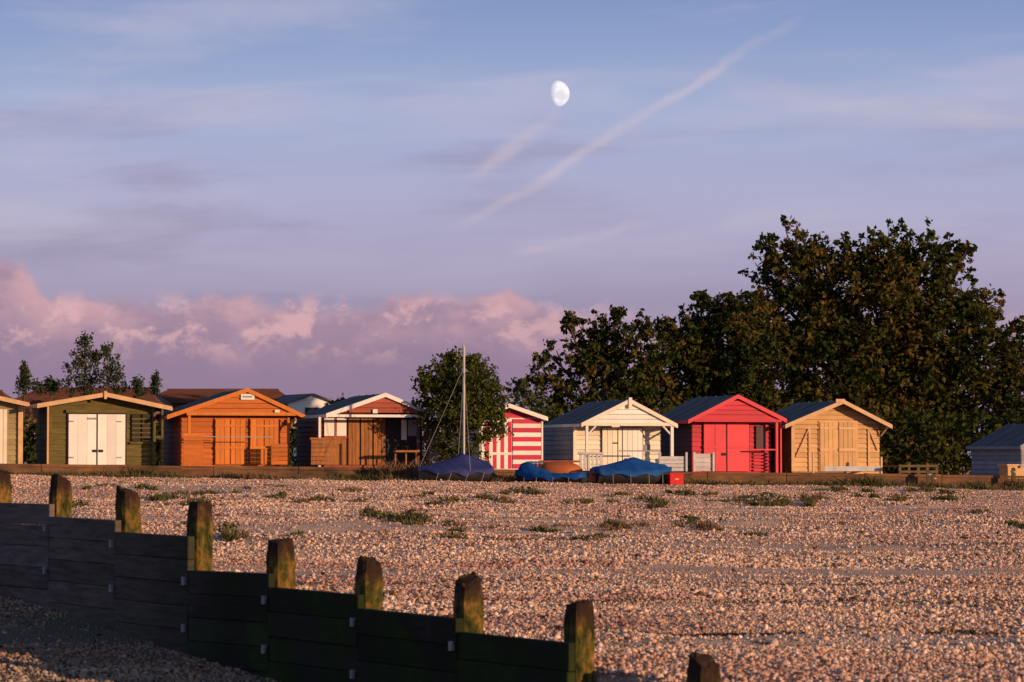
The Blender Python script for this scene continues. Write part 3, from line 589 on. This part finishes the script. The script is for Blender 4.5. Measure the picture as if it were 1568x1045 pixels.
for (px,py,w) in [(590,795,24),(640,798,22),(800,755,30),(1010,775,24),(1455,765,30),(265,765,30),(305,772,26),(120,776,22),(1180,764,40),(350,815,20),(1060,800,20),(690,770,26),(1330,733,24),(1370,765,30)]:
    X,Y,z=ground_at(px,py); s=Y/F; n=80; x=X+rng.normal(0,w*s*.45,n); y=Y+rng.normal(0,.25,n); Cs.append(np.stack([x,y,g(x,y)+rng.uniform(.01,.14,n)],-1)); Ts.append(np.full(n,rng.uniform(.1,.4)))
C=np.concatenate(Cs); quads_np('sea_kale',leafq(C,rng.uniform(.03,.055,len(C)),.7),VEG,np.concatenate(Ts))
# dark flakes strewn along the berms as painted-in shadow streaks
FLK=foliage('shadow_flakes',[(.03,.022,.016,1),(.07,.05,.035,1),(.13,.09,.06,1)],.05)
Cs=[]
def flake_streak(y0,amp,n,x0,x1,wd,ph):
    X=rng.uniform(x0,x1,n); Y=y0+amp*np.sin(X*.45+ph)+rng.normal(0,wd,n)+.25*vn(X*1.3,X*0,5); k=rng.random(n)<np.clip(.5+1.6*vn(X*.5,Y*0+y0,6),.03,1); X,Y=X[k],Y[k]; Cs.append(np.stack([X,Y,g(X,Y)+rng.uniform(.008,.03,len(X))],-1))
flake_streak(27.75,.3,10000,.2,6.5,.10,1.0); flake_streak(32.0,.3,3500,-3,9,.12,2.); flake_streak(35.5,.2,3000,-4,9,.12,2.); flake_streak(45.3,.5,6000,-9,12,.2,.4); flake_streak(55,.6,4000,-10,12,.3,3)
C=np.concatenate(Cs); sd=(C[:,0]-G0[0])*GN_[0]+(C[:,1]-G0[1])*GN_[1]; C=C[sd>.3]
quads_np('berm_shadow_flakes',leafq(C,rng.uniform(.01,.032,len(C)),.35),FLK,rng.random(len(C)))
# ------------------------------------------------------------ boats
M['tarpv']=paint('tarp_navy',(.035,.045,.17,1),.7,.35,3,spec=.15)
M['tarpb']=paint('tarp_blue',(.01,.085,.30,1),.65,.35,3,spec=.15)
M['hull']=paint('hull_dark',(.03,.03,.035,1),.6,.3,3)
M['hullo']=paint('hull_orange',pc(200,95,45),.5,.3,3)
M['redp']=paint('red_plastic',(.65,.02,.03,1),.4,.1,3)
M['yel']=paint('yellow_plastic',(.7,.5,.05,1),.4,.1,3)
def dinghy(name,px,pyb,length,beam,hh,yaw,tarp,ridge,peak=.55,mast=None,hull='hull',rb=.25,wd=.28):
    Y=rowY(px,84.0); X=X_(px,Y); z=Z_(pyb,Y); z=max(z,g1(X,Y)-.05); e=empty(name,(X,Y,z),yaw)
    ns=26; V=[];Fc=[];Vt=[];Ft=[]; np_=11; nt_=17
    for i in range(ns):
        t=i/(ns-1); x=(t-.5)*length; bw=beam/2*(1-.28*(1-t)**2)*max(.03,(1-max(0,(t-.35)/.65)**2.4)); sheer=hh*(1+.22*(2*t-.9)**2)
        for k in range(np_):
            a=math.pi*(k/(np_-1)); yy=-math.cos(a)*bw*(.86+.14*abs(math.cos(a))); zz=sheer-math.sin(a)**.7*(sheer-.02-.25*max(0,t-.8)*hh*4*.3); V.append((x,yy,zz))
        rz=ridge*(max(0,1-abs(t-peak)/wd/1.9)**1.1*.9+rb)
        for k in range(nt_):
            s=-1+2*k/(nt_-1); over=1.04; fold=.018*math.sin(t*34+s*5)+.012*math.sin(t*61+k)
            if abs(s)>.8: yy=math.copysign(bw*over+.02+fold*.6,s); zz=sheer-(.10+.05*math.sin(t*19))*(abs(s)-.8)/.2
            else:
                q=abs(s)/.8; yy=math.copysign(bw*over*q+.02*q,s) if s else 0; zz=sheer+.03+rz*(1-q)**1.3*(1 if bw>.1 else .4)+fold*q*(1-q)*4
            Vt.append((x*(1.02),yy,zz+random.uniform(-.006,.006)))
    for i in range(ns-1):
        for k in range(np_-1): Fc.append((i*np_+k,i*np_+k+1,(i+1)*np_+k+1,(i+1)*np_+k))
        for k in range(nt_-1): Ft.append((i*nt_+k,(i+1)*nt_+k,(i+1)*nt_+k+1,i*nt_+k+1))
    Fc.append(tuple(range(np_))); Ft.append(tuple(range(nt_)))
    mesh_obj('hull',V,Fc,M[hull],e,True)
    b=Build(e); mesh_obj('tarpaulin',Vt,Ft,M[tarp],e,True)
    for s in (-.35,-.12,.12,.3):
        for sg in (-1,1): b.beam('lashing','rope',(s*length,sg*(beam/2+.02),hh-.06),(s*length+.05,sg*(beam/2-.12),.05),.006,5)
    b.box('keel',hull,-length*.45,length*.35,-.03,.03,-.04,.06)
    if mast:
        zt=Z_(mast[1],Y)-z; mx=mast[2]
        b.beam('mast','rope',(mx,0,hh*.5),(mx+.0,0,zt),.035,8); b.beam('halyard','metal',(mx+.06,-.05,hh+.1),(mx+.03,0,zt-.1),.008,4)
        b.beam('forestay','metal',(length*.48,0,hh+.1),(mx,0,zt*.85),.006,4); b.beam('shroud','metal',(mx,-beam/2,hh),(mx,0,zt*.85),.006,4); b.beam('shroud','metal',(mx,beam/2,hh),(mx,0,zt*.85),.006,4)
        b.box('mast_head','metal',mx-.05,mx+.05,-.03,.03,zt,zt+.05)
    b.done(); return e
dinghy('sailing_dinghy',694,740,2.15,1.3,.36,math.radians(198),'tarpv',.5,.36,mast=(0,531,-.33),rb=.1)
dinghy('covered_dinghy',842,742,2.1,1.1,.26,math.radians(163),'tarpb',.36,.82,rb=.1,wd=.2)
dinghy('covered_dinghy',969,743,2.35,1.4,.38,math.radians(14),'tarpb',.42,.5,rb=.12)
def upturned(name,px,pyb,length,beam,hh,yaw,mat,dY=0):
    Y=rowY(px,84.6)+dY; X=X_(px,Y); z=Z_(pyb,Y); e=empty(name,(X,Y,max(z,g1(X,Y))),yaw); V=[];Fc=[]; ns=20;n=11
    for i in range(ns):
        t=i/(ns-1); x=(t-.5)*length; bw=beam/2*max(.03,1-abs(2*t-1)**2.6)
        for k in range(n):
            a=math.pi*k/(n-1); V.append((x,-math.cos(a)*bw,math.sin(a)**.75*hh*(bw/(beam/2))**.4))
    for i in range(ns-1):
        for k in range(n-1): Fc.append((i*n+k,(i+1)*n+k,(i+1)*n+k+1,i*n+k+1))
    mesh_obj('hull',V,Fc,M[mat],e,True); b=Build(e); b.box('keel',mat,-length*.42,length*.42,-.02,.02,hh-.02,hh+.04); b.box('gunwale','hull',-length*.3,length*.3,-beam/2-.02,-beam/2+.02,-.02,.05); b.done()
upturned('upturned_rowing_boat',856,728,1.5,.8,.40,math.radians(-10),'hullo',.35); upturned('upturned_canoe',893,738,.9,.5,.26,math.radians(-22),'hullo',-.5)
Y=rowY(1034,83.6); e=empty('red_fish_crate',(X_(1034,Y),Y,g1(X_(1034,Y),Y)),.2); b=Build(e)
for (x0,x1,y0,y1) in ((-.2,.2,-.15,-.12),(-.2,.2,.12,.15),(-.2,-.17,-.119,.119),(.17,.2,-.119,.119)): b.box('sides','redp',x0,x1,y0,y1,.02,.34)
b.box('base','redp',-.169,.169,-.119,.119,.02,.05); b.box('rim','redp',-.22,.22,-.17,-.151,.31,.35); b.box('handle','yel',-.06,.06,-.165,-.152,.16,.2); b.done()
Y=rowY(1405,87.3); e=empty('wooden_fence',(X_(1405,Y),Y,g1(X_(1405,Y),Y)),math.radians(14)); b=Build(e); M['fw']=paint('fence_wood',pc(120,88,52),.9,.4,6,(1,1,.3))
for i,x in enumerate(np.linspace(-.62,.62,5)): b.box('post','fw',x-.04,x+.04,-.04,.04,-.2,.42+.04*(i%2))
for z in (.16,.34): b.box('rail','fw',-.66,.66,-.075,-.042,z,z+.07)
b.box('rail','fw',-.66,-.6,-.04,1.5,.34,.40); b.box('rail','fw',.6,.66,.045,1.5,.34,.40); b.done()
for px,pt in ((1421,722),(1429,728),(1551,718)):
    Y=rowY(px,84.9); X=X_(px,Y); gz=g1(X,Y); e=empty('timber_stake',(X,Y,gz)); b=Build(e); zt=Z_(pt,Y)-gz
    b.prism('stake','fw',[(-.06,-.3),(.06,-.3),(.055,zt),(.0,zt+.04),(-.06,zt)],-.06,.06); b.beam('band','metal',(0,0,zt-.12),(0,0,zt-.08),.09,8); b.done()
Y=rowY(1562,87.5); X=X_(1562,Y); gz=g1(X,Y); e=empty('storage_box',(X,Y,gz),PSI); b=Build(e); b.box('box','tan',-.45,.5,0,.6,.0,.42); b.box('lid','bare',-.5,.55,-.05,.65,.421,.47); b.box('latch','metal',-.05,.05,-.08,-.052,.36,.46); b.done()
# ------------------------------------------------------------ sun
AZ=math.radians(55); EL=math.radians(8.5)
sd=Vector((math.sin(AZ)*math.cos(EL),-math.cos(AZ)*math.cos(EL),math.sin(EL)))
sl=bpy.data.lights.new('sun','SUN'); sl.energy=5.0; sl.angle=math.radians(.5); sl.color=(1,.61,.335)
so=link(bpy.data.objects.new('sun',sl)); so.rotation_euler=(-sd).to_track_quat('-Z','Y').to_euler(); so.location=(30,-30,20)
# ------------------------------------------------------------ moon (phase from the same sun direction, seen through the bright sky)
D=3400.; mr_=D*math.tan(math.radians(.27)); mx_,mz_=X_(852,D),Z_(142,D)
bpy.ops.mesh.primitive_uv_sphere_add(segments=64,ring_count=32,radius=mr_,location=(mx_,D,mz_)); mo=bpy.context.object; mo.name='moon'; bpy.ops.object.shade_smooth()
m,nt,b=newmat('moon_surface'); L=nt.links; nt.nodes.remove(b)
tc=nd(nt,'ShaderNodeTexCoord'); n=nd(nt,'ShaderNodeTexNoise'); n.inputs['Scale'].default_value=.1; n.inputs['Detail'].default_value=5; L.new(tc.outputs['Object'],n.inputs[0])
r=nd(nt,'ShaderNodeValToRGB'); r.color_ramp.elements[0].position=.42; r.color_ramp.elements[1].position=.58; r.color_ramp.elements[0].color=(.38,.32,.21,1); r.color_ramp.elements[1].color=(.6,.5,.35,1); L.new(n.outputs[0],r.inputs[0])
ge_=nd(nt,'ShaderNodeNewGeometry'); dt=nd(nt,'ShaderNodeVectorMath',operation='DOT_PRODUCT'); L.new(ge_.outputs['Normal'],dt.inputs[0]); dt.inputs[1].default_value=(sd.x,sd.y,sd.z-.12)
mrr=nd(nt,'ShaderNodeMapRange',interpolation_type='SMOOTHSTEP'); mrr.inputs[1].default_value=.08; mrr.inputs[2].default_value=.5; L.new(dt.outputs['Value'],mrr.inputs[0])
em=nd(nt,'ShaderNodeEmission'); L.new(r.outputs[0],em.inputs[0]); L.new(mrr.outputs[0],em.inputs[1])
tr=nd(nt,'ShaderNodeBsdfTransparent'); ad=nd(nt,'ShaderNodeAddShader'); L.new(em.outputs[0],ad.inputs[0]); L.new(tr.outputs[0],ad.inputs[1])
t2=nd(nt,'ShaderNodeBsdfTransparent'); mx=nd(nt,'ShaderNodeMixShader'); L.new(ge_.outputs['Backfacing'],mx.inputs[0]); L.new(ad.outputs[0],mx.inputs[1]); L.new(t2.outputs[0],mx.inputs[2]); L.new(mx.outputs[0],nt.nodes['Material Output'].inputs[0])
mo.data.materials.append(m)
# ------------------------------------------------------------ world
w=bpy.data.worlds.new('World'); scene.world=w; w.use_nodes=True; nt=w.node_tree; L=nt.links; nt.nodes.clear()
out=nd(nt,'ShaderNodeOutputWorld'); sky=nd(nt,'ShaderNodeTexSky'); sky.sky_type='NISHITA'; sky.sun_disc=False; sky.sun_elevation=EL; sky.sun_rotation=math.pi-AZ; sky.altitude=0; sky.air_density=1; sky.dust_density=1.5
bg1=nd(nt,'ShaderNodeBackground'); bg1.inputs[1].default_value=.12; L.new(sky.outputs[0],bg1.inputs[0])
tc=nd(nt,'ShaderNodeTexCoord'); sp=nd(nt,'ShaderNodeSeparateXYZ'); L.new(tc.outputs['Generated'],sp.inputs[0])
def mth(op,a,b=None,c=None):
    n=nd(nt,'ShaderNodeMath',operation=op)
    for i,v in enumerate((a,b,c)):
        if v is None: continue
        if isinstance(v,(int,float)): n.inputs[i].default_value=v
        else: L.new(v,n.inputs[i])
    return n.outputs[0]
def sm(v,a,b,o0=0,o1=1):
    n=nd(nt,'ShaderNodeMapRange',interpolation_type='SMOOTHSTEP'); n.inputs[3].default_value=o0; n.inputs[4].default_value=o1
    n.inputs[1].default_value=a; n.inputs[2].default_value=b; L.new(v,n.inputs[0]); return n.outputs[0]
az=mth('ARCTAN2',sp.outputs[0],sp.outputs[1]); el=mth('ARCSINE',sp.outputs[2])
U=mth('MULTIPLY_ADD',az,4.355,.784); V=mth('MULTIPLY_ADD',el,-4.355,.7)
def noise(su,sv,detail=5,rough=.55,off=0,shear=0,dist=0):
    cb=nd(nt,'ShaderNodeCombineXYZ'); uu=mth('MULTIPLY',U,su); uu=mth('ADD',uu,off)
    if shear: uu=mth('ADD',uu,mth('MULTIPLY',V,shear))
    L.new(uu,cb.inputs[0]); L.new(mth('MULTIPLY',V,sv),cb.inputs[1])
    n=nd(nt,'ShaderNodeTexNoise'); n.inputs['Scale'].default_value=1; n.inputs['Detail'].default_value=detail; n.inputs['Roughness'].default_value=rough; n.inputs['Distortion'].default_value=dist; L.new(cb.outputs[0],n.inputs[0]); return n.outputs[0]
def mixc(f,a,b):
    n=nd(nt,'ShaderNodeMix',data_type='RGBA')
    if isinstance(f,(int,float)): n.inputs[0].default_value=f
    else: L.new(f,n.inputs[0])
    for i,v in ((6,a),(7,b)):
        if isinstance(v,tuple): n.inputs[i].default_value=v
        else: L.new(v,n.inputs[i])
    return n.outputs[2]
r=nd(nt,'ShaderNodeValToRGB'); cr=r.color_ramp
st=[(-.3,(96,126,182)),(0,(130,151,198)),(.15,(160,174,212)),(.3,(175,174,207)),(.42,(170,161,192)),(.52,(156,140,170)),(.62,(140,123,153)),(.7,(132,115,142))]
cr.elements[0].position=0; cr.elements[0].color=L3(*st[0][1]); cr.elements[1].position=1; cr.elements[1].color=L3(*st[-1][1])
for v,c in st[1:-1]: e=cr.elements.new(v+.3); e.color=L3(*c)
L.new(mth('ADD',V,.3),r.inputs[0]); col=r.outputs[0]
f=mth('MULTIPLY',sm(noise(2.0,12,5,.55,3.1,0,.4),.46,.68),sm(V,.05,.25,.0,.6)); col=mixc(mth('MULTIPLY',f,sm(U,.3,1.2,1.,.5)),col,L3(150,140,172))
f=mth('MULTIPLY',sm(noise(1.6,9,5,.55,7.7,2.5,.3),.46,.76),sm(V,.5,.3,0,.6)); col=mixc(f,col,L3(198,190,212))
for (u0,v0,u1,v1,wd,st_,of) in ((.69,.36,1.23,.03,.013,.32,0),(.71,.275,.87,.17,.017,.34,3),(1.1,.14,1.6,.205,.03,.14,5),(.78,.39,1.02,.34,.012,.22,7)):
    dx,dy=u1-u0,v1-v0; l=math.hypot(dx,dy); nx_,ny_=-dy/l,dx/l
    d=mth('ADD',mth('MULTIPLY',mth('SUBTRACT',U,u0),nx_),mth('MULTIPLY',mth('SUBTRACT',V,v0),ny_))
    d=mth('ADD',d,mth('MULTIPLY_ADD',noise(9,9,5,.65,2+of),.034,-.017)); d=mth('ABSOLUTE',d)
    k=mth('MULTIPLY',sm(d,wd,0),mth('MULTIPLY',sm(U,u0-.02,u0+.06),sm(U,u1+.03,u1-.12)))
    k=mth('MULTIPLY',k,sm(noise(7,7,4,.6,5+of),.32,.62,.35,1)); col=mixc(mth('MULTIPLY',k,st_),col,L3(230,204,210))
vb=mth('ADD',mth('MULTIPLY_ADD',noise(4.2,4.5,7,.58,1.3,0,.15),.18,.365),sm(U,.02,.10,-.05,0))
vb=mth('ADD',vb,sm(U,.75,1.05,0,.05))
dd=mth('SUBTRACT',V,vb); bank=mth('MULTIPLY',sm(dd,-.005,.03),sm(U,.75,1.15,.9,.4))
col=mixc(bank,col,L3(150,125,154))
hi=mth('MULTIPLY',mth('MULTIPLY',sm(dd,-.004,.018),sm(dd,.12,.01)),mth('MULTIPLY',sm(U,.7,1.1,.85,.35),sm(noise(7,11,7,.62,9.),.38,.60,.25,1)))
col=mixc(hi,col,L3(212,166,176))
pf=mth('MULTIPLY',mth('MULTIPLY',sm(noise(11,15,7,.64,4.4,0,.2),.49,.61),sm(V,.44,.48)),mth('MULTIPLY',sm(V,.575,.50),sm(U,.7,1.05,.75,.15)))
col=mixc(pf,col,L3(226,178,182))
bg2=nd(nt,'ShaderNodeBackground'); bg2.inputs[1].default_value=1.0; L.new(col,bg2.inputs[0])
ms=nd(nt,'ShaderNodeMixShader'); L.new(sm(el,.2,.8,.94,.25),ms.inputs[0]); L.new(bg1.outputs[0],ms.inputs[1]); L.new(bg2.outputs[0],ms.inputs[2]); L.new(ms.outputs[0],out.inputs[0])
# ------------------------------------------------------------ camera
cam=bpy.data.cameras.new('camera'); cam.lens=100; cam.sensor_width=36; cam.clip_end=20000; cam.clip_start=.5
cam.dof.use_dof=True; cam.dof.focus_distance=86; cam.dof.aperture_fstop=5.6
c=link(bpy.data.objects.new('camera',cam)); c.location=(0,0,E); c.rotation_euler=(math.pi/2+math.atan((HY-522.67)/F),0,0); scene.camera=c
scene.view_settings.view_transform='Standard'; scene.view_settings.look='None'; scene.view_settings.exposure=0
